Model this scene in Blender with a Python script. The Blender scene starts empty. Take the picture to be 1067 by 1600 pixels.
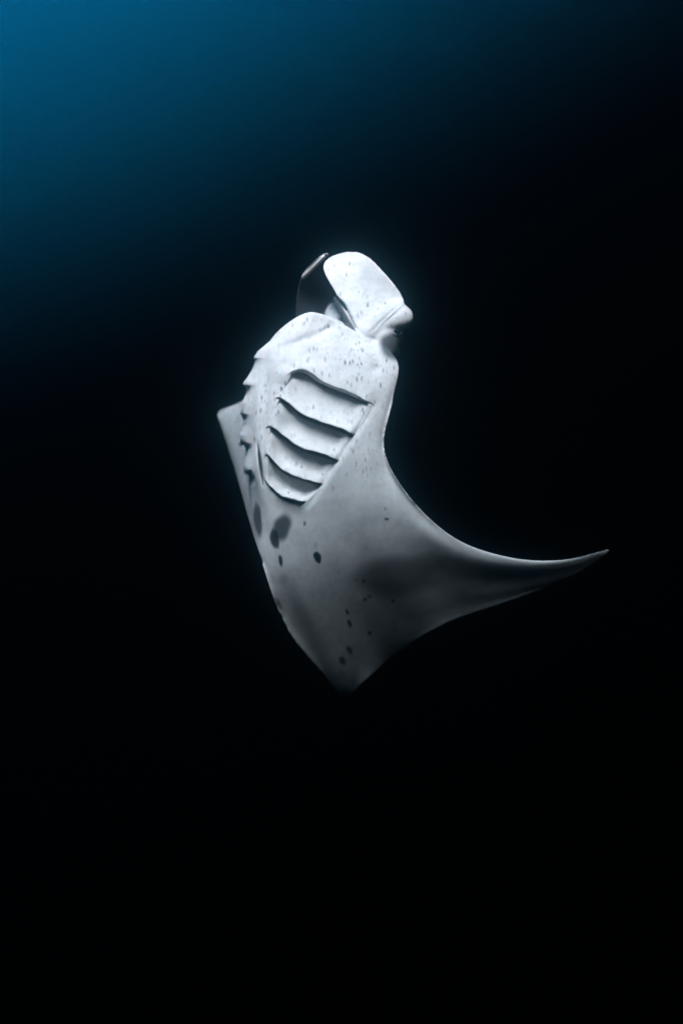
import bpy, math
import numpy as np
from mathutils import Vector, Matrix
from mathutils.bvhtree import BVHTree

scene = bpy.context.scene
COL = scene.collection

# ------------------------------------------------------------------ camera
# Sea level is z = 0.  The diver holds the camera level at 4.3 m depth, rolled.
ROLL = math.radians(24)
CAM = Vector((0.0, 0.0, -4.3))
DIST = 3.6                                   # metres to the belly of the ray
RIGHT = Vector((math.cos(ROLL), 0, -math.sin(ROLL)))
UP = Vector((math.sin(ROLL), 0, math.cos(ROLL)))
FWD = Vector((0, 1, 0))
ROT = Matrix((RIGHT, FWD, UP)).transposed()  # columns: right, forward, up

cam_data = bpy.data.cameras.new('camera')
cam_data.sensor_fit = 'VERTICAL'
cam_data.sensor_height = 36.0
cam_data.lens = 30.0
cam_data.clip_end = 2000.0
cam_data.dof.use_dof = True
cam_data.dof.focus_distance = 3.6
cam_data.dof.aperture_fstop = 0.45
cam = bpy.data.objects.new('camera', cam_data)
COL.objects.link(cam)
cam.matrix_world = Matrix.Translation(CAM) @ Matrix((RIGHT, UP, -FWD)).transposed().to_4x4()
scene.camera = cam

# ------------------------------------------------------------------ daylight
sun_cam = Vector((-0.08, -0.60, 0.79)).normalized()    # right, forward, up of the picture
SUN_DIR = (ROT @ sun_cam).normalized()
world = bpy.data.worlds.new('World')
scene.world = world
world.use_nodes = True
wn = world.node_tree.nodes
wl = world.node_tree.links
bg = wn['Background']
sky = wn.new('ShaderNodeTexSky')
sky.sky_type = 'NISHITA'
sky.sun_disc = False
sky.sun_elevation = math.asin(SUN_DIR.z)
sky.sun_rotation = math.atan2(SUN_DIR.x, SUN_DIR.y)
# daylight already filtered by the sea above: red is gone from the skylight
tint = wn.new('ShaderNodeMix'); tint.data_type = 'RGBA'; tint.blend_type = 'MULTIPLY'
tint.inputs[0].default_value = 1.0
tint.inputs[7].default_value = (0.005, 0.84, 1.0, 1)
wl.new(sky.outputs['Color'], tint.inputs[6])
# the ruffled sea surface lets little low-angle skylight through, and more the steeper it falls
wtc = wn.new('ShaderNodeTexCoord')
wsep = wn.new('ShaderNodeSeparateXYZ')
wl.new(wtc.outputs['Generated'], wsep.inputs[0])
wfac = wn.new('ShaderNodeMapRange'); wfac.interpolation_type = 'SMOOTHSTEP'
wfac.inputs[1].default_value = 0.10
wfac.inputs[2].default_value = 0.80
wl.new(wsep.outputs[2], wfac.inputs[0])
thru = wn.new('ShaderNodeMix'); thru.data_type = 'RGBA'; thru.blend_type = 'MULTIPLY'
thru.inputs[0].default_value = 1.0
wl.new(tint.outputs[2], thru.inputs[6])
wl.new(wfac.outputs[0], thru.inputs[7])
wl.new(thru.outputs[2], bg.inputs['Color'])
bg.inputs['Strength'].default_value = 0.037

sun_data = bpy.data.lights.new('sun', 'SUN')
sun_data.energy = 5.0
sun_data.angle = math.radians(22)
sun_data.color = (0.95, 0.60, 0.605)
sun = bpy.data.objects.new('sun', sun_data)
COL.objects.link(sun)
sun.rotation_euler = SUN_DIR.to_track_quat('Z', 'Y').to_euler()
sun.location = (0, 0, 20)

vs = scene.view_settings
vs.view_transform = 'Standard'
vs.look = 'None'
vs.gamma = 1.0
vs.use_curve_mapping = False
vs.exposure = 5.95
scene.cycles.sample_clamp_indirect = 0.2
scene.cycles.volume_bounces = 2


# ------------------------------------------------------------------ helpers
def mesh_object(name, verts, faces, mat, parent=None, smooth=True):
    me = bpy.data.meshes.new(name)
    me.from_pydata([tuple(v) for v in verts], [], [tuple(int(i) for i in f) for f in faces])
    me.update()
    if smooth:
        me.polygons.foreach_set('use_smooth', np.ones(len(me.polygons), dtype=bool))
    if mat:
        me.materials.append(mat)
    o = bpy.data.objects.new(name, me)
    COL.objects.link(o)
    if parent:
        o.parent = parent
    return o


def box_object(name, lo, hi, mat):
    x0, y0, z0 = lo
    x1, y1, z1 = hi
    v = [(x0, y0, z0), (x1, y0, z0), (x1, y1, z0), (x0, y1, z0),
         (x0, y0, z1), (x1, y0, z1), (x1, y1, z1), (x0, y1, z1)]
    f = [(0, 3, 2, 1), (4, 5, 6, 7), (0, 1, 5, 4), (1, 2, 6, 5), (2, 3, 7, 6), (3, 0, 4, 7)]
    return mesh_object(name, v, f, mat, smooth=False)


# ------------------------------------------------------------------ the sea
wmat = bpy.data.materials.new('sea_water_volume')
wmat.use_nodes = True
nt = wmat.node_tree
nt.nodes.clear()
out = nt.nodes.new('ShaderNodeOutputMaterial')
ab = nt.nodes.new('ShaderNodeVolumeAbsorption')
# absorption per metre: red fastest, then green, then blue
KA = (0.495, 0.428, 0.415)
kmax = max(KA)
dens = 1.0
ab.inputs['Density'].default_value = dens
ab.inputs['Color'].default_value = tuple(1 - k / dens for k in KA) + (1,)
sc = nt.nodes.new('ShaderNodeVolumeScatter')
sc.inputs['Color'].default_value = (0.30, 0.75, 1.0, 1)
sc.inputs['Density'].default_value = 0.03
sc.inputs['Anisotropy'].default_value = 0.978
addv = nt.nodes.new('ShaderNodeAddShader')
nt.links.new(ab.outputs[0], addv.inputs[0])
nt.links.new(sc.outputs[0], addv.inputs[1])
nt.links.new(addv.outputs[0], out.inputs['Volume'])
haze = box_object('haze', (-160, -160, -60), (160, 160, 0), wmat)
haze['kind'] = 'stuff'
haze['label'] = 'deep blue sea water darkening downwards around the manta ray'

# ------------------------------------------------------------------ manta ray: coordinates
# Control points are written as (x, y, d): x right, y down along the body in
# 2.7 mm steps seen from the diver, d the same steps away from the diver.
FPX = 30.0 / 36.0 * 1600.0
STEP = DIST / FPX
BASE = CAM + FWD * DIST + RIGHT * (-0.1) + UP * (-0.1)
ROT_INV = ROT.inverted()
BASE_L = np.array(ROT_INV @ (BASE - CAM))


def to_local(p):
    """(x, y, d) control coordinates -> metres in the ray's own frame (right, forward, up)."""
    p = np.asarray(p, float)
    depth = DIST + p[..., 2] * STEP
    x = (p[..., 0] - 533.5) / FPX * depth
    z = (800.0 - p[..., 1]) / FPX * depth
    return np.stack([x, depth, z], -1) - BASE_L


def from_local(q):
    q = np.asarray(q, float) + BASE_L
    d = q[..., 1]
    return np.stack([q[..., 0] / d * FPX + 533.5, 800.0 - q[..., 2] / d * FPX, (d - DIST) / STEP], -1)


def catmull(P, n, axis=0):
    """Catmull-Rom through the rows of P along axis, n samples."""
    P = np.moveaxis(np.asarray(P, float), axis, 0)
    m = len(P)
    ext = np.concatenate([2 * P[:1] - P[1:2], P, 2 * P[-1:] - P[-2:-1]], 0)
    u = np.linspace(0, m - 1, n)
    i = np.minimum(u.astype(int), m - 2)
    t = (u - i).reshape((-1,) + (1,) * (P.ndim - 1))
    a, b, c, d = ext[i], ext[i + 1], ext[i + 2], ext[i + 3]
    r = 0.5 * (2 * b + (c - a) * t + (2 * a - 5 * b + 4 * c - d) * t * t + (3 * b - a - 3 * c + d) * t ** 3)
    return np.moveaxis(r, 0, axis)


def resample(P, n):
    """polyline -> smooth curve with n points equally spaced."""
    c = catmull(P, 400)
    s = np.concatenate([[0], np.cumsum(np.linalg.norm(np.diff(c, axis=0), axis=1))])
    t = np.linspace(0, s[-1], n)
    return np.stack([np.interp(t, s, c[:, k]) for k in range(c.shape[1])], -1)


def sstep(a, b, x):
    t = np.clip((x - a) / (b - a), 0, 1)
    return t * t * (3 - 2 * t)


def grid_faces(nu, nv, close_v=False, off=0):
    f = []
    for i in range(nu - 1):
        for j in range(nv if close_v else nv - 1):
            j2 = (j + 1) % nv
            f.append((off + i * nv + j, off + (i + 1) * nv + j, off + (i + 1) * nv + j2, off + i * nv + j2))
    return f


# ------------------------------------------------------------------ body: stations from right wing tip to left wing tip
# each station: leading edge ... trailing edge along the belly side
ST = [
    # tip of the right wing, curled away
    [(345, 641, 400), (343, 642, 400), (342, 644, 400), (341, 646, 400), (340, 648, 400), (340, 650, 400), (341, 653, 400)],
    [(392, 617, 270), (378, 641, 273), (371, 662, 276), (367, 682, 278), (365, 700, 280), (365, 716, 282), (366, 731, 283)],
    [(440, 560, 150), (408, 615, 145), (394, 665, 142), (389, 705, 138), (389, 750, 126), (394, 805, 84), (402, 858, 56)],
    # right side of the belly, at the right gills
    [(424, 530, 50), (396, 578, 62), (383, 635, 66), (382, 690, 68), (390, 750, 64), (410, 870, 46), (445, 978, 62)],
    # midline
    [(466, 494, 22), (432, 560, 4), (410, 625, 4), (404, 690, 8), (407, 755, 14), (455, 900, 36), (505, 1055, 106)],
    [(498, 492, 14), (480, 548, -8), (455, 605, -14), (436, 675, -12), (440, 760, -2), (490, 900, 32), (537, 1091, 132)],
    [(560, 521, 30), (548, 565, 0), (525, 630, -16), (500, 700, -14), (492, 770, -4), (530, 900, 36), (572, 1063, 142)],
    [(620, 562, 20), (600, 605, 2), (575, 655, -8), (545, 720, -10), (525, 785, -2), (560, 905, 50), (602, 1036, 160)],
    [(614, 625, 6), (594, 672, -5), (570, 722, -13), (560, 780, -10), (568, 850, 18), (598, 920, 68), (628, 1017, 150)],
    [(601, 702, -4), (596, 730, -7), (594, 770, -6), (600, 825, 12), (617, 880, 50), (642, 935, 90), (665, 992, 132)],
    [(640, 776, 8), (640, 796, 12), (645, 822, 22), (655, 856, 50), (672, 893, 78), (692, 930, 102), (715, 967, 122)],
    [(712, 841, 30), (714, 852, 33), (719, 867, 40), (727, 886, 58), (738, 907, 77), (752, 930, 95), (768, 949, 111)],
    [(800, 871, 55), (802, 876, 56), (805, 884, 59), (810, 894, 68), (816, 905, 79), (824, 917, 90), (833, 926, 99)],
    [(880, 874, 62), (882, 877, 64), (884, 880, 67), (887, 885, 72), (890, 890, 79), (894, 895, 86), (899, 900, 94)],
    [(952, 857, 70), (952, 858, 70), (951, 859, 70), (951, 861, 70), (950, 862, 70), (949, 864, 71), (948, 866, 72)],
]
# back-of-body thickness and the direction it is laid off in
TH = [7, 26, 70, 130, 165, 175, 160, 120, 80, 52, 40, 30, 22, 14, 6]
DIRS = [(.8, 0, .6), (.8, 0, .6), (.8, .0, .6), (.45, .0, .9), (.2, -.05, 1), (.05, -.1, 1), (0, -.15, 1), (-.25, -.15, 1),
        (-.1, -.05, 1), (-.05, .05, 1), (.0, .1, 1), (.0, .15, 1), (0, .2, 1), (0, .2, 1), (0, .2, 1)]
NU, NV = 300, 110
STA = np.array(ST, float)
# the hind part bends away from the diver
STA[..., 2] += 0.00125 * np.clip(STA[..., 1] - 830, 0, None) ** 2 * np.clip((780 - STA[..., 0]) / 160, 0, 1) * (1 - .35 * np.clip((STA[..., 0] - 540) / 60, 0, 1))
net = catmull(catmull(STA, NU, 0), 400, 1)
# even out the depth across the wing so that it curves in one sweep
us = np.arange(NU) * (len(ST) - 1) / (NU - 1)
js = np.arange(400)
wz = sstep(3.7, 5.6, us)[:, None] * np.maximum(sstep(0, 60, js)[None], sstep(6.2, 7.2, us)[:, None])
def relax(A, wt, n):
    A = A.astype(np.float32)
    wt = (0.24 * wt[..., None]).astype(np.float32)
    for it in range(n):
        mid = A[1:-1, 1:-1]
        A[1:-1, 1:-1] = mid + wt[1:-1, 1:-1] * (A[:-2, 1:-1] + A[2:, 1:-1] + A[1:-1, :-2] + A[1:-1, 2:] - 4 * mid)
    return A.astype(float)


wxy = sstep(3.7, 5.6, us)[:, None] * sstep(20, 150, js)[None] * sstep(0, 120, 399 - js)[None] * (1 - sstep(8.5, 10.5, us))[:, None]
net = np.concatenate([relax(net[..., :2], wxy, 500), relax(net[..., 2:], wz, 1500)], -1)
# even spacing along each chord, denser at both edges
tt = 0.5 - 0.5 * np.cos(np.linspace(0, math.pi, NV))
V = np.zeros((NU, NV, 3))
for i in range(NU):
    c = net[i]
    s = np.linspace(0, 1, 400)
    V[i] = np.stack([np.interp(tt, s, c[:, k]) for k in range(3)], -1)
th = catmull(np.array(TH, float)[:, None], NU)[:, 0]
dd = catmull(np.array(DIRS, float), NU)
dd /= np.linalg.norm(dd, axis=1)[:, None]
prof = (tt ** 0.45) * (1 - tt) ** 0.9
prof = prof / prof.max()
edge = 4.0 * np.sqrt(np.clip(np.minimum(tt, 1 - tt) / 0.02, 0, 1))
thick = th[:, None] * prof[None] + edge[None] * np.minimum(1.0, th[:, None] / 12)
D = V + dd[:, None, :] * thick[..., None]
ring = np.concatenate([V, D[:, -2:0:-1]], 1)            # closed section
nr = ring.shape[1]
body_v = [ring.reshape(-1, 3)]
body_f = grid_faces(NU, nr, close_v=True)
n0 = NU * nr
caps = np.stack([ring[0].mean(0), ring[-1].mean(0)])
body_v.append(caps)
for j in range(nr):
    body_f.append((j, (j + 1) % nr, n0))
    body_f.append(((NU - 1) * nr + (j + 1) % nr, (NU - 1) * nr + j, n0 + 1))
nvert = n0 + 2


def add_part(v, f):
    global nvert
    v = np.asarray(v, float).reshape(-1, 3)
    body_v.append(v)
    body_f.extend([tuple(i + nvert for i in q) for q in f])
    nvert += len(v)


def ellipsoid(c, r, rot=0.0, n=28, m=18):
    v = []
    for i in range(m + 1):
        a = math.pi * i / m
        for j in range(n):
            b = 2 * math.pi * j / n
            x, y, z = r[0] * math.sin(a) * math.cos(b), r[1] * math.cos(a), r[2] * math.sin(a) * math.sin(b)
            x, y = x * math.cos(rot) - y * math.sin(rot), x * math.sin(rot) + y * math.cos(rot)
            v.append((c[0] + x, c[1] + y, c[2] + z))
    add_part(v, grid_faces(m + 1, n, close_v=True))


def capsule(a, b, ra, rb, n=24, m=16):
    """tapered rod with rounded ends, control coordinates"""
    a, b = np.array(a, float), np.array(b, float)
    w = (b - a) / np.linalg.norm(b - a)
    u = np.cross(w, (0, 0, 1.0)); u /= np.linalg.norm(u)
    k = np.cross(w, u)
    L = np.linalg.norm(b - a)
    v = []
    for i in range(m + 1):
        g = i / m
        if g < .3:
            q = math.pi / 2 * (1 - g / .3); s = -ra * math.sin(q); r = ra * math.cos(q)
        elif g > .7:
            q = math.pi / 2 * (g - .7) / .3; s = L + rb * math.sin(q); r = rb * math.cos(q)
        else:
            q = (g - .3) / .4; s = L * q; r = ra + (rb - ra) * q
        for j in range(n):
            e = 2 * math.pi * j / n
            v.append(a + w * s + (u * math.cos(e) + k * math.sin(e)) * max(r, .05))
    add_part(v, grid_faces(m + 1, n, close_v=True))


def paddle(left, right, depth_l, depth_r, back, bulge, nu=60, nv=26):
    """cephalic fin: blade between two edges (base -> tip) with real thickness"""
    L = resample(np.c_[np.array(left, float), np.array(depth_l, float)], nu)
    R = resample(np.c_[np.array(right, float), np.array(depth_r, float)], nu)
    w = np.linspace(0, 1, nv)
    F = L[:, None] * (1 - w)[None, :, None] + R[:, None] * w[None, :, None]
    s = np.linspace(0, 1, nu)
    F[..., 2] += bulge * np.sin(np.pi * w)[None] * np.sin(np.pi * np.clip(s * .75 + .12, 0, 1))[:, None]
    rim = np.sqrt(np.clip(np.minimum(w, 1 - w) / .12, 0, 1))[None] * np.ones((nu, 1))
    bk = np.array([catmull(np.array(back, float), nu)])[0]
    B = F + bk[:, None, :] * (0.45 + 0.55 * rim)[..., None]
    rr = np.concatenate([F, B[:, ::-1]], 1)
    k = rr.shape[1]
    f = grid_faces(nu, k, close_v=True)
    v = list(rr.reshape(-1, 3))
    v.append(rr[0].mean(0)); v.append(rr[-1].mean(0))
    for j in range(k):
        f.append((j, (j + 1) % k, nu * k)); f.append(((nu - 1) * k + (j + 1) % k, (nu - 1) * k + j, nu * k + 1))
    add_part(v, f)


# head side with the bulge over the left eye
ellipsoid((599, 533, 62), (26, 42, 34))
ellipsoid((613, 522, 56), (17, 24, 20))
capsule((602, 505, 48), (625, 496, 50), 17, 20.5)
capsule((611, 524, 58), (611, 546, 60), 17, 14)
capsule((604, 506, 56), (611, 528, 58), 15, 14)
capsule((575, 520, 48), (618, 486, 52), 20, 18)
# left cephalic fin, unrolled, belly side to the diver
paddle([(566, 530), (552, 497), (540, 475), (528, 463), (518, 447), (509, 431), (505, 420), (506, 412), (511, 405), (522, 398), (536, 393.6)],
       [(628, 484), (632, 473), (627, 459), (615, 442), (599, 425), (586, 411), (577, 403), (570, 398.5), (563, 395), (556, 393.2), (547, 392.6)],
       [36, 44, 48, 50, 54, 60, 66, 70, 74, 78, 82],
       [46, 50, 52, 55, 60, 66, 70, 74, 77, 80, 83],
       [(-9, 6, 20), (-9, 6, 18), (-7, 4, 14), (-3, 2, 11), (0, 0, 10), (0, 0, 9), (0, 0, 8), (0, 2, 7), (0, 2, 6)], 9)
# right cephalic fin, seen from its dark inner side behind the mouth
paddle([(466, 512), (462, 490), (464, 463), (467, 445), (472, 431), (484, 416), (497, 404), (508, 397)],
       [(540, 500), (538, 480), (536, 462), (533, 445), (530, 430), (526, 416), (520, 404), (512, 397.5)],
       [160, 156, 150, 143, 136, 128, 120, 112],
       [180, 178, 172, 164, 154, 142, 130, 118],
       [(0, -2, 12), (0, -2, 12), (0, -2, 11), (0, -2, 10), (0, -2, 9), (0, -2, 8), (0, -2, 6)], 16)
capsule((474, 431, 118), (506, 400, 108), 1.6, 2.4)
# roof of the mouth and the far corner of the jaws
ellipsoid((535, 513, 128), (30, 46, 44), rot=-.3)
capsule((524, 466, 62), (541, 495, 60), 3.5, 6)
capsule((541, 495, 60), (556, 521, 54), 6, 6.5)
ellipsoid((525, 512, 66), (7, 8, 10))
ellipsoid((560, 545, 95), (60, 50, 50))

raw = bpy.data.meshes.new('raw')
raw.from_pydata([tuple(v) for v in to_local(np.concatenate(body_v))], [], body_f)
raw.update()
import bmesh
bm = bmesh.new(); bm.from_mesh(raw)
bmesh.ops.recalc_face_normals(bm, faces=bm.faces)
bm.to_mesh(raw); bm.free()
tmp = bpy.data.objects.new('manta_shape', raw)
COL.objects.link(tmp)
rm = tmp.modifiers.new('remesh', 'REMESH')
rm.mode = 'VOXEL'
rm.voxel_size = 0.0042
rm.adaptivity = 0.0
dg = bpy.context.evaluated_depsgraph_get()
me = bpy.data.meshes.new_from_object(tmp.evaluated_get(dg))
bpy.data.objects.remove(tmp)
bpy.data.meshes.remove(raw)
nV = len(me.vertices)
co = np.empty(nV * 3); me.vertices.foreach_get('co', co); co = co.reshape(-1, 3)
ed = np.empty(len(me.edges) * 2, dtype=np.int64); me.edges.foreach_get('vertices', ed); ed = ed.reshape(-1, 2)
deg = np.bincount(ed.ravel(), minlength=nV).astype(float)


def laplace(x):
    s = np.empty_like(x)
    for k in range(x.shape[1]):
        s[:, k] = np.bincount(ed[:, 0], x[ed[:, 1], k], nV) + np.bincount(ed[:, 1], x[ed[:, 0], k], nV)
    return s / deg[:, None]


for it in range(14):                       # Taubin smoothing: keeps size
    co = co + 0.5 * (laplace(co) - co)
    co = co - 0.48 * (laplace(co) - co)
wsm = sstep(800, 900, from_local(co)[:, 1])[:, None]
# soft flesh round the eye
pw = from_local(co)
for (hx, hy, hr, n_it) in ((606, 540, 22, 16), (594, 505, 22, 26)):
    we = (np.exp(-((pw[:, 0] - hx) ** 2 + (pw[:, 1] - hy) ** 2) / hr ** 2) * (pw[:, 2] < 130))[:, None]
    for it in range(n_it):
        co = co + 0.6 * we * (laplace(co) - co)
for it in range(40):                       # the wings are smoother than the head
    co = co + 0.5 * wsm * (laplace(co) - co)
    co = co - 0.48 * wsm * (laplace(co) - co)
for it in range(4):
    co = co + 0.5 * (laplace(co) - co)
me.vertices.foreach_set('co', co.ravel()); me.update()
polys = [tuple(p.vertices) for p in me.polygons]
# ------------------------------------------------------------------ left gill slits (x, y), inner end -> outer end
C1 = [(449, 588), (453, 583.5), (461, 578.5), (471, 577), (484.6, 582), (498.7, 593), (515.6, 601.5), (538, 610), (557.7, 618.4), (574.6, 627.5), (584.5, 635)]
C2 = [(427, 628), (430, 623.5), (436, 621.6), (445, 625.4), (459, 636), (473.4, 648), (493, 655.5), (515.6, 663.4), (538, 671.8), (551, 678), (560, 682)]
C3 = [(414, 675), (416, 669), (421, 665.4), (431, 670), (445, 682), (462, 694.3), (482, 702.7), (504, 709), (518, 714), (527, 718.5), (535, 722)]
C4 = [(412.5, 718), (413.5, 713), (417, 709.8), (425.6, 718), (439.6, 732), (456.5, 742), (476, 748), (486, 751.5), (496, 754.7), (503, 757), (509.5, 759.5)]
C5 = [(411, 745), (416, 752), (424, 761), (435.4, 771), (446, 776.5), (455, 779.3), (463, 781), (469, 782.3), (474, 783.6), (477.5, 785), (480.5, 787)]
NT = 90
CU = [resample(np.array(c, float), NT) for c in (C1, C2, C3, C4, C5)]


def inside_dist(P, poly):
    """signed distance (positive inside) of points P to a closed polygon"""
    P = np.asarray(P, float)
    a = poly; b = np.roll(poly, -1, 0)
    best = np.full(len(P), 1e9); ins = np.zeros(len(P), bool)
    for (ax, ay), (bx, by) in zip(a, b):
        dx, dy = bx - ax, by - ay
        t = np.clip(((P[:, 0] - ax) * dx + (P[:, 1] - ay) * dy) / (dx * dx + dy * dy + 1e-9), 0, 1)
        best = np.minimum(best, np.hypot(P[:, 0] - ax - t * dx, P[:, 1] - ay - t * dy))
        if ay != by:
            cr = ((ay > P[:, 1]) != (by > P[:, 1])) & (P[:, 0] < (bx - ax) * (P[:, 1] - ay) / (by - ay) + ax)
            ins ^= cr
    return np.where(ins, best, -best)


q = from_local(co)
# shallow moulding of the belly: midline fold and muscle folds beside the mouth
SD = lambda x0, y0, x1, y1: (np.clip(((q[:, 0] - x0) * (x1 - x0) + (q[:, 1] - y0) * (y1 - y0)) / ((x1 - x0) ** 2 + (y1 - y0) ** 2), 0, 1))
def seg(x0, y0, x1, y1):
    t = SD(x0, y0, x1, y1)
    return np.hypot(q[:, 0] - x0 - t * (x1 - x0), q[:, 1] - y0 - t * (y1 - y0)), t
front = q[:, 2] < 100
def fold(x0, y0, x1, y1, w, depth, taper=True):
    d, t = seg(x0, y0, x1, y1)
    k = np.exp(-(d / w) ** 2) * (np.sin(np.pi * np.clip(t * .9 + .05, 0, 1)) if taper else 1)
    q[:, 2] += np.where(front, depth * k, 0)
# right gill flaps, seen edge-on: the flank steps in behind each flap's free edge
EDGE = np.array([(425.6, 527.5), (408.8, 542.5), (398, 550.5), (391.5, 555.8), (396.8, 560.5), (397, 568), (393.5, 576), (386, 589.4), (377.5, 599.7), (383.6, 605),
                 (384.5, 613), (382.5, 619), (378, 628), (371.5, 643.5), (377, 648), (379.5, 655), (380, 665), (376, 678), (371, 689.5), (378, 693),
                 (383.5, 699), (383, 712), (380, 728), (379, 738), (387, 741), (391, 748), (393, 760)])
yb = np.arange(515, 775, 2.0)
flank = (q[:, 2] > 25) & (q[:, 2] < 125)
sil = np.array([q[flank & (abs(q[:, 1] - y) < 3), 0].min() for y in yb])
for it in range(3):
    sil[1:-1] = (sil[:-2] + 2 * sil[1:-1] + sil[2:]) / 4
cur = np.interp(q[:, 1], yb, sil)
ye = np.arange(520, 770, .5)
xe = np.interp(ye, EDGE[:, 1], EDGE[:, 0])
xe = np.convolve(np.pad(xe, 9, 'edge'), np.hanning(19) / np.hanning(19).sum(), 'valid')
want = np.interp(q[:, 1], ye, xe)
wgt = np.exp(-((q[:, 0] - cur) / 20) ** 2) * sstep(525, 535, q[:, 1]) * (1 - sstep(745, 762, q[:, 1])) * sstep(20, 40, q[:, 2]) * (1 - sstep(105, 130, q[:, 2]))
q[:, 0] += np.clip(want - cur, -9 + 3 * sstep(615, 630, q[:, 1]), 9 - 3 * sstep(615, 630, q[:, 1])) * wgt
fold(374, 647, 379, 653, 3.4, 16, False)
fold(374, 691, 383, 698, 3.2, 16, False)
fold(381, 741, 391, 739, 2.6, 12, False)
fold(403, 692, 411, 758, 2.6, 7)
fold(466, 534, 500, 522, 7, 3)
fold(500, 522, 517, 510, 5, 4)
fold(440, 545, 475, 530, 6, 3)
fold(420, 560, 409, 690, 9, 5)
fold(436, 600, 448, 570, 10, -4)
fold(585, 600, 540, 690, 8, -3)
fold(596, 508, 630, 480, 3.0, 1.5)
fold(578, 520, 622, 478, 2.2, 2)
fold(590, 510, 628, 476, 2.0, -2)
fold(580, 585, 592, 570, 8, 3)
fold(588, 628, 478, 795, 5, 4)
co = to_local(q)
bvh = BVHTree.FromPolygons([tuple(c) for c in co], polys)
EYE0 = Vector(-BASE_L)


def surf(x, y, default=60.0):
    """depth (steps) of the smooth belly under (x, y)"""
    a = to_local(np.array([x, y, 0.0]))
    d = (Vector(a) - EYE0).normalized()
    hit = bvh.ray_cast(EYE0, d)[0]
    if hit is None:
        return default
    return float(from_local(np.array(hit))[2])



poly = np.concatenate([CU[0][6:-6] + (0, -2), [(577, 640), (553, 684), (529, 723), (503, 761), (474, 789)], CU[4][6:-6][::-1] + (0, 4),
                       [(418, 742), (417, 705), (420, 672), (433, 628)]])
near = (q[:, 0] > 395) & (q[:, 0] < 600) & (q[:, 1] > 560) & (q[:, 1] < 810) & (q[:, 2] < 55)
idx = np.nonzero(near)[0]
sd = inside_dist(q[idx, :2], poly)
rec = 30 * sstep(0, 16, sd)
q[idx, 2] += rec
co = to_local(q)
me.vertices.foreach_set('co', co.ravel()); me.update()

# ------------------------------------------------------------------ skin pattern (the animal's own markings, and shade painted in)
SPOTS_AND_SHADE = [  # x, y, rx, ry, tilt, strength, softness
    (441, 824, 15, 24, .25, .90, .4), (429, 842, 7.5, 17, -.2, .93, .3), (438.5, 876, 3.4, 10, -.15, .97, .25),
    (496, 871, 6, 10, -.35, .99, .15), (403, 812, 7, 30, -.1, .88, .4), (442, 905, 10, 12, 0, .35, .8), (435, 943, 4.5, 12, -.5, .8, .5),
    (493, 853, 4, 8, 0, .3, .8), (568, 908, 3, 3.5, 0, .9, .4), (570, 937, 3, 4, 0, .8, .5), (577, 932, 2.5, 3, 0, .8, .5), (558, 907, 2, 2, 0, .6, .6),
    (614, 939, 2.8, 3.2, 0, .9, .4), (542.5, 956, 3, 5, -.4, .9, .35), (546, 974, 3.6, 7, -.35, .9, .35), (577.5, 989, 3, 4.5, -.2, .85, .4),
    (617, 984, 2.5, 2.2, 0, .7, .5), (546, 1016, 4.5, 8, -.5, .85, .45), (535, 1032, 5.5, 8, -.5, .85, .45), (604, 811, 4.5, 2.4, .2, .95, .3),
    (602, 795, 2, 3, 0, .7, .4), (476, 818, 2.4, 4.5, 0, .8, .4), (549, 682.5, 1.8, 2, 0, .95, .4), (471, 730, 1.6, 1.6, 0, .9, .4),
    (504, 741, 1.6, 1.8, 0, .9, .4), (451, 770, 1.7, 1.7, 0, .95, .4), (617, 540, 25, 26, .1, .88, .35), (627, 515, 14, 8, -.3, .5, .7), (455, 792, 32, 13, .35, .5, .9), (375.5, 649, 3.2, 4, -.4, .95, .4), (377, 694, 4, 3.6, -.4, .95, .4), (386, 739.5, 5, 2, -.1, .9, .4),  # shade painted below the last gill slit and in the flank gill gaps
    (622, 900, 78, 38, -.1, .72, .5), (735, 900, 110, 26, -.1, .15, .9), (940, 866, 70, 30, 0, .75, .9), (566, 492, 5, 6, 0, .3, .9),  # wing tip painted darker to mute the light its cap catches
]


def pigment_shade(P):
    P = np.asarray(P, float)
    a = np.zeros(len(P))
    for x, y, rx, ry, tl, st, so in SPOTS_AND_SHADE:
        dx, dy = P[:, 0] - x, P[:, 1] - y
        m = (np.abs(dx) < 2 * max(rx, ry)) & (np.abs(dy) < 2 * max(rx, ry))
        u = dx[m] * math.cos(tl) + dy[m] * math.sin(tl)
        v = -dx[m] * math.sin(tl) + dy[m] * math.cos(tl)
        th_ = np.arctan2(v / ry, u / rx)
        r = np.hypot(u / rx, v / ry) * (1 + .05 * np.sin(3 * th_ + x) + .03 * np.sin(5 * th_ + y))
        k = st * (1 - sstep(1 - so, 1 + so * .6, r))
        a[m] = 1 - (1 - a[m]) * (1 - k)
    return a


nor = np.empty(nV * 3); me.vertices.foreach_get('normal', nor); nor = nor.reshape(-1, 3)
view = co + BASE_L; view /= np.linalg.norm(view, axis=1)[:, None]
facing = -(nor * view).sum(1)
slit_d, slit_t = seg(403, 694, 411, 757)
pig_shade = np.maximum(pigment_shade(q[:, :2]), .95 * (1 - sstep(1.0, 3.0, slit_d / (.35 + np.sin(np.pi * np.clip(slit_t, .03, .97))))))  # shade of the midline groove painted as a dark stripe
pig_shade = pig_shade * (facing > -0.3) * (q[:, 2] < 260)
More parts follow.
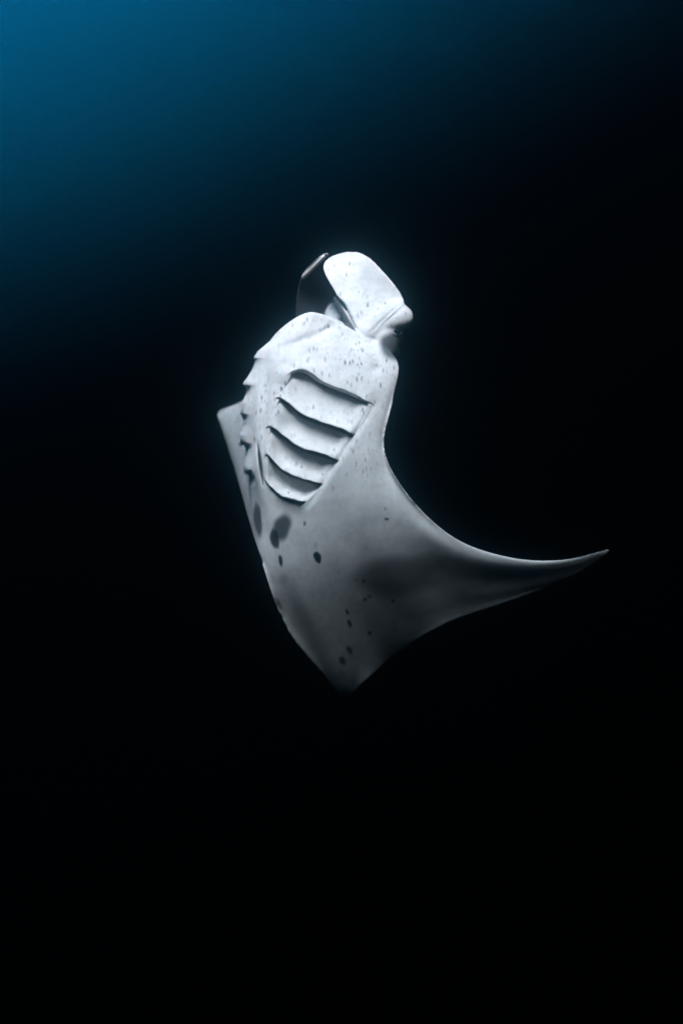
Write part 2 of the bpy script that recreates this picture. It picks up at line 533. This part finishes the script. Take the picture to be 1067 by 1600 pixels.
# dark back: everything that faces away from the belly side
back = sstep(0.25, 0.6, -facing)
back = np.maximum(back, sstep(-.5, -.1, -facing) * sstep(610, 720, q[:, 0]))  # leading wing edge painted dark to dim its sunlit rim
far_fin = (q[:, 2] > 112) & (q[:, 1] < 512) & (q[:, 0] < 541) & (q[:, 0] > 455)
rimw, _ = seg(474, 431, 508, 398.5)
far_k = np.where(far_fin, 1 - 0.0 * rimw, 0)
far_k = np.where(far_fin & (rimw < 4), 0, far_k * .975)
dark = np.maximum(np.maximum(pig_shade, back), far_k * .975)
# dark inner face of the left cephalic fin, its shade painted in
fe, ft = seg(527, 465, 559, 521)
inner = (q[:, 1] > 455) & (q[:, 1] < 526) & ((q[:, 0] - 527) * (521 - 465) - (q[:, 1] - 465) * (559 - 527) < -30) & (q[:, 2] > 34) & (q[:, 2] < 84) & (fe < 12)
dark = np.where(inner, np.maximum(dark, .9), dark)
for it in range(2):
    dark = dark + 0.3 * (laplace(dark[:, None])[:, 0] - dark)


def set_pig_shade(mesh, vals):
    at = mesh.attributes.new('pigment_shade', 'FLOAT', 'POINT')
    at.data.foreach_set('value', np.asarray(vals, dtype=np.float32))


set_pig_shade(me, dark)

# ------------------------------------------------------------------ skin material
def skin_material():
    m = bpy.data.materials.new('manta_skin')
    m.use_nodes = True
    t = m.node_tree; N = t.nodes; L = t.links
    b = N['Principled BSDF']
    b.inputs['Roughness'].default_value = 0.5
    b.inputs['Specular IOR Level'].default_value = 0.15
    tc = N.new('ShaderNodeTexCoord')
    at = N.new('ShaderNodeAttribute'); at.attribute_name = 'pigment_shade'

    def noise(scale, det, vec=None, rough=.55):
        n = N.new('ShaderNodeTexNoise'); n.inputs['Scale'].default_value = scale
        n.inputs['Detail'].default_value = det; n.inputs['Roughness'].default_value = rough
        L.new(vec or tc.outputs['Object'], n.inputs['Vector']); return n.outputs['Fac']

    def ramp(fac, p0, p1, v0=0.0, v1=1.0):
        r = N.new('ShaderNodeMapRange'); r.inputs[1].default_value = p0; r.inputs[2].default_value = p1
        r.inputs[3].default_value = v0; r.inputs[4].default_value = v1
        L.new(fac, r.inputs[0]); return r.outputs[0]

    def math_(op, a, c):
        k = N.new('ShaderNodeMath'); k.operation = op; k.use_clamp = True
        for i, v in enumerate((a, c)):
            if isinstance(v, (int, float)): k.inputs[i].default_value = v
            else: L.new(v, k.inputs[i])
        return k.outputs[0]

    def mapping(scale, rot=(0, 0, 0)):
        k = N.new('ShaderNodeMapping'); k.inputs['Scale'].default_value = scale; k.inputs['Rotation'].default_value = rot
        L.new(tc.outputs['Object'], k.inputs['Vector']); return k.outputs[0]

    # small dark dashes running along the body, thinned out by a broad noise
    def dashes(scale, rot, thr, keep):
        vo = N.new('ShaderNodeTexVoronoi'); vo.inputs['Scale'].default_value = 1.0
        vo.inputs['Randomness'].default_value = 1.0
        L.new(mapping(scale, rot), vo.inputs['Vector'])
        dot = ramp(vo.outputs['Distance'], thr * .45, thr, 1, 0)
        sep = N.new('ShaderNodeSeparateColor'); L.new(vo.outputs['Color'], sep.inputs[0])
        pick = ramp(sep.outputs[0], keep, keep + .12)
        amt = ramp(sep.outputs[1], 0, 1, .25, 1)
        return math_('MULTIPLY', math_('MULTIPLY', dot, pick), amt)
    d1 = dashes((62, 20, 26), (0, math.radians(8), 0), .46, .30)
    d2 = dashes((110, 30, 50), (0, math.radians(-10), 0), .46, .4)
    dens = ramp(noise(3.5, 3), .42, .6)
    d = math_('MULTIPLY', math_('MAXIMUM', d1, math_('MULTIPLY', d2, .8)), math_('ADD', math_('MULTIPLY', dens, .6), .4))
    # mottling
    mot = ramp(noise(9, 8, None, .68), .40, .72, 0.0, .30)
    fine = ramp(noise(45, 5, None, .7), .45, .8, 0.0, .13)
    streak = ramp(noise(1.0, 5, mapping((90, 25, 9), (0, math.radians(14), 0))), .45, .8, 0, .06)
    wob = math_('ADD', math_('ADD', mot, fine), streak)
    sxyz = N.new('ShaderNodeSeparateXYZ'); L.new(tc.outputs['Object'], sxyz.inputs[0])
    d = math_('MULTIPLY', d, ramp(sxyz.outputs[2], .0, .35, .06, 1.0))
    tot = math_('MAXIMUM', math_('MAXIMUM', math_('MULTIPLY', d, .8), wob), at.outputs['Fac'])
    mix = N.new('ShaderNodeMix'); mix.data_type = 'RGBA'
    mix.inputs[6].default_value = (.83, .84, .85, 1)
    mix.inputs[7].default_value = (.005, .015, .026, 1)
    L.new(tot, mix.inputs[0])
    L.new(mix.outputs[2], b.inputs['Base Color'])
    bp = N.new('ShaderNodeBump'); bp.inputs['Strength'].default_value = .25; bp.inputs['Distance'].default_value = .008
    h = math_('ADD', math_('MULTIPLY', noise(16, 6), .8), math_('MULTIPLY', noise(1.0, 4, mapping((70, 30, 14), (0, math.radians(12), 0))), .2))
    L.new(h, bp.inputs['Height']); L.new(bp.outputs[0], b.inputs['Normal'])
    return m


SKIN = skin_material()
me.materials.clear()
me.materials.append(SKIN)
me.polygons.foreach_set('use_smooth', np.ones(len(me.polygons), dtype=bool))

# ------------------------------------------------------------------ the manta ray as a thing
manta = bpy.data.objects.new('manta_ray', None)
COL.objects.link(manta)
manta.matrix_world = Matrix.Translation(BASE) @ ROT.to_4x4()
manta['label'] = 'white bellied manta ray swimming upright with gill slits showing and wings swept back'
manta['category'] = 'manta ray'
body = bpy.data.objects.new('body', me)
COL.objects.link(body)
body.parent = manta


def flap_object(P, wv, name='gill_flap'):
    """P: (nt, nw, 3) grid in control coordinates; adds a rounded free edge and an inner face"""
    nt_, nw_, _ = P.shape
    e = P[:, -1]; pr = P[:, -2]
    dirn = e - pr; dirn /= (np.linalg.norm(dirn[:, :2], axis=1)[:, None] + 1e-6)
    r1 = e + dirn * .5 + np.array([0, 0, .8])
    r2 = e + dirn * .3 + np.array([0, 0, 2.2])
    r3 = e - dirn * 5 + np.array([0, 0, 5.0])
    r4 = e - dirn * 14 + np.array([0, 0, 9.0])
    G = np.concatenate([P, r1[:, None], r2[:, None], r3[:, None], r4[:, None]], 1)
    f = grid_faces(G.shape[0], G.shape[1])
    flat = G.reshape(-1, 3)
    o = mesh_object(name, to_local(flat), f, SKIN, manta)
    pg = pigment_shade(flat[:, :2]) * .9
    # thin dark margin of the flap, plus shade painted under the lip above
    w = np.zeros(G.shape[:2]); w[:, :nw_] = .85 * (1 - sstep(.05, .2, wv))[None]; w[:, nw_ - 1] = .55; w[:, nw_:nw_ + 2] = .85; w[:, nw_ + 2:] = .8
    set_pig_shade(o.data, np.maximum(pg, w.ravel()))
    return o


rng = np.random.default_rng(4)
sx = np.linspace(0, 1, NT)
NW = 26
base_cache = {}


def base_grid(X, Y):
    Z = np.zeros(X.shape)
    for i in range(X.shape[0]):
        for j in range(X.shape[1]):
            Z[i, j] = surf(X[i, j], Y[i, j])
    return Z


endf = sstep(.03, .34, sx) * (1 - sstep(.82, .985, sx))
for g in range(5):
    bot = CU[g].copy()
    # irregular edge
    ph = rng.uniform(0, 6, 4)
    bot[:, 1] += .5 * np.sin(sx * 17 + ph[0]) + .35 * np.sin(sx * 41 + ph[1])
    if g == 0:
        w = np.linspace(0, 1, NW)
        up = np.array([8, -66.0])
        top = bot + up
    else:
        w = np.linspace(-.16, 1, NW)
        top = CU[g - 1]
    # outer and inner ends run a little under the rim
    ext0 = bot[:1] + (bot[:1] - bot[3:4]) * .0 + np.array([[-4, 4]]) * (0 if g == 0 else 1)
    X = top[:, None, 0] * (1 - w) + bot[:, None, 0] * w
    Y = top[:, None, 1] * (1 - w) + bot[:, None, 1] * w
    Z = base_grid(X, Y)
    if g == 0:
        h = 1.2 - 4.5 * (w ** 2)[None] * (.3 + .7 * endf[:, None]) - 2.0 * sstep(.7, 1, w)[None] * np.exp(-((sx - .18) / .12) ** 2)[:, None]
    else:
        ww = np.clip(w, -.16, 1)[None]
        arch = np.exp(-((sx - .16) / .12) ** 2)[:, None]
        en = endf[:, None]
        wp = np.clip(ww, 0, 1)
        h = .4 + en * (np.where(ww < 0, -25 * ww, 0) + 8.5 * (1 - wp) + 8.5 * np.sin(np.pi * wp ** 1.25) - (6.0 if g == 4 else 3.0) * wp ** 3) - 3.5 * np.exp(-((sx - .13) / .09) ** 2)[:, None] * sstep(.1, .5, wp) + arch * (1 - ww) * (9 if g == 1 else 3)
    P = np.stack([X, Y, Z + h], -1)
    flap_object(P, w if g else w + 1)

# ------------------------------------------------------------------ eye
def ball(name, c, r, mat, n=20, m=14):
    v = []
    for i in range(m + 1):
        a = math.pi * i / m
        for j in range(n):
            b = 2 * math.pi * j / n
            v.append((c[0] + r * math.sin(a) * math.cos(b), c[1] + r * math.cos(a), c[2] + r * math.sin(a) * math.sin(b)))
    return mesh_object(name, to_local(np.array(v)), grid_faces(m + 1, n, close_v=True), mat, manta)


em = bpy.data.materials.new('manta_eye')
em.use_nodes = True
eb = em.node_tree.nodes['Principled BSDF']
eb.inputs['Base Color'].default_value = (.006, .007, .009, 1)
eb.inputs['Roughness'].default_value = .12
ez = surf(620.5, 517.5, 44.0)
ball('eye', (620.5, 517.5, ez - .5), 5.4, em)
# lower lid: a soft rim of skin under the eye
lid = []
for i in range(17):
    a = math.radians(20 + 150 * i / 16)
    for j in range(8):
        b = 2 * math.pi * j / 8
        r = 6.6 + 1.3 * math.cos(b)
        lid.append((620.5 + r * math.cos(a), 518.0 + r * .8 * math.sin(a), surf(620.5 + 6 * math.cos(a), 518 + 5 * math.sin(a), ez + 4) - 1.2 + 1.3 * math.sin(b)))
lo = mesh_object('eyelid', to_local(np.array(lid)), grid_faces(17, 8, close_v=True), SKIN, manta)
set_pig_shade(lo.data, np.full(len(lid), .55))
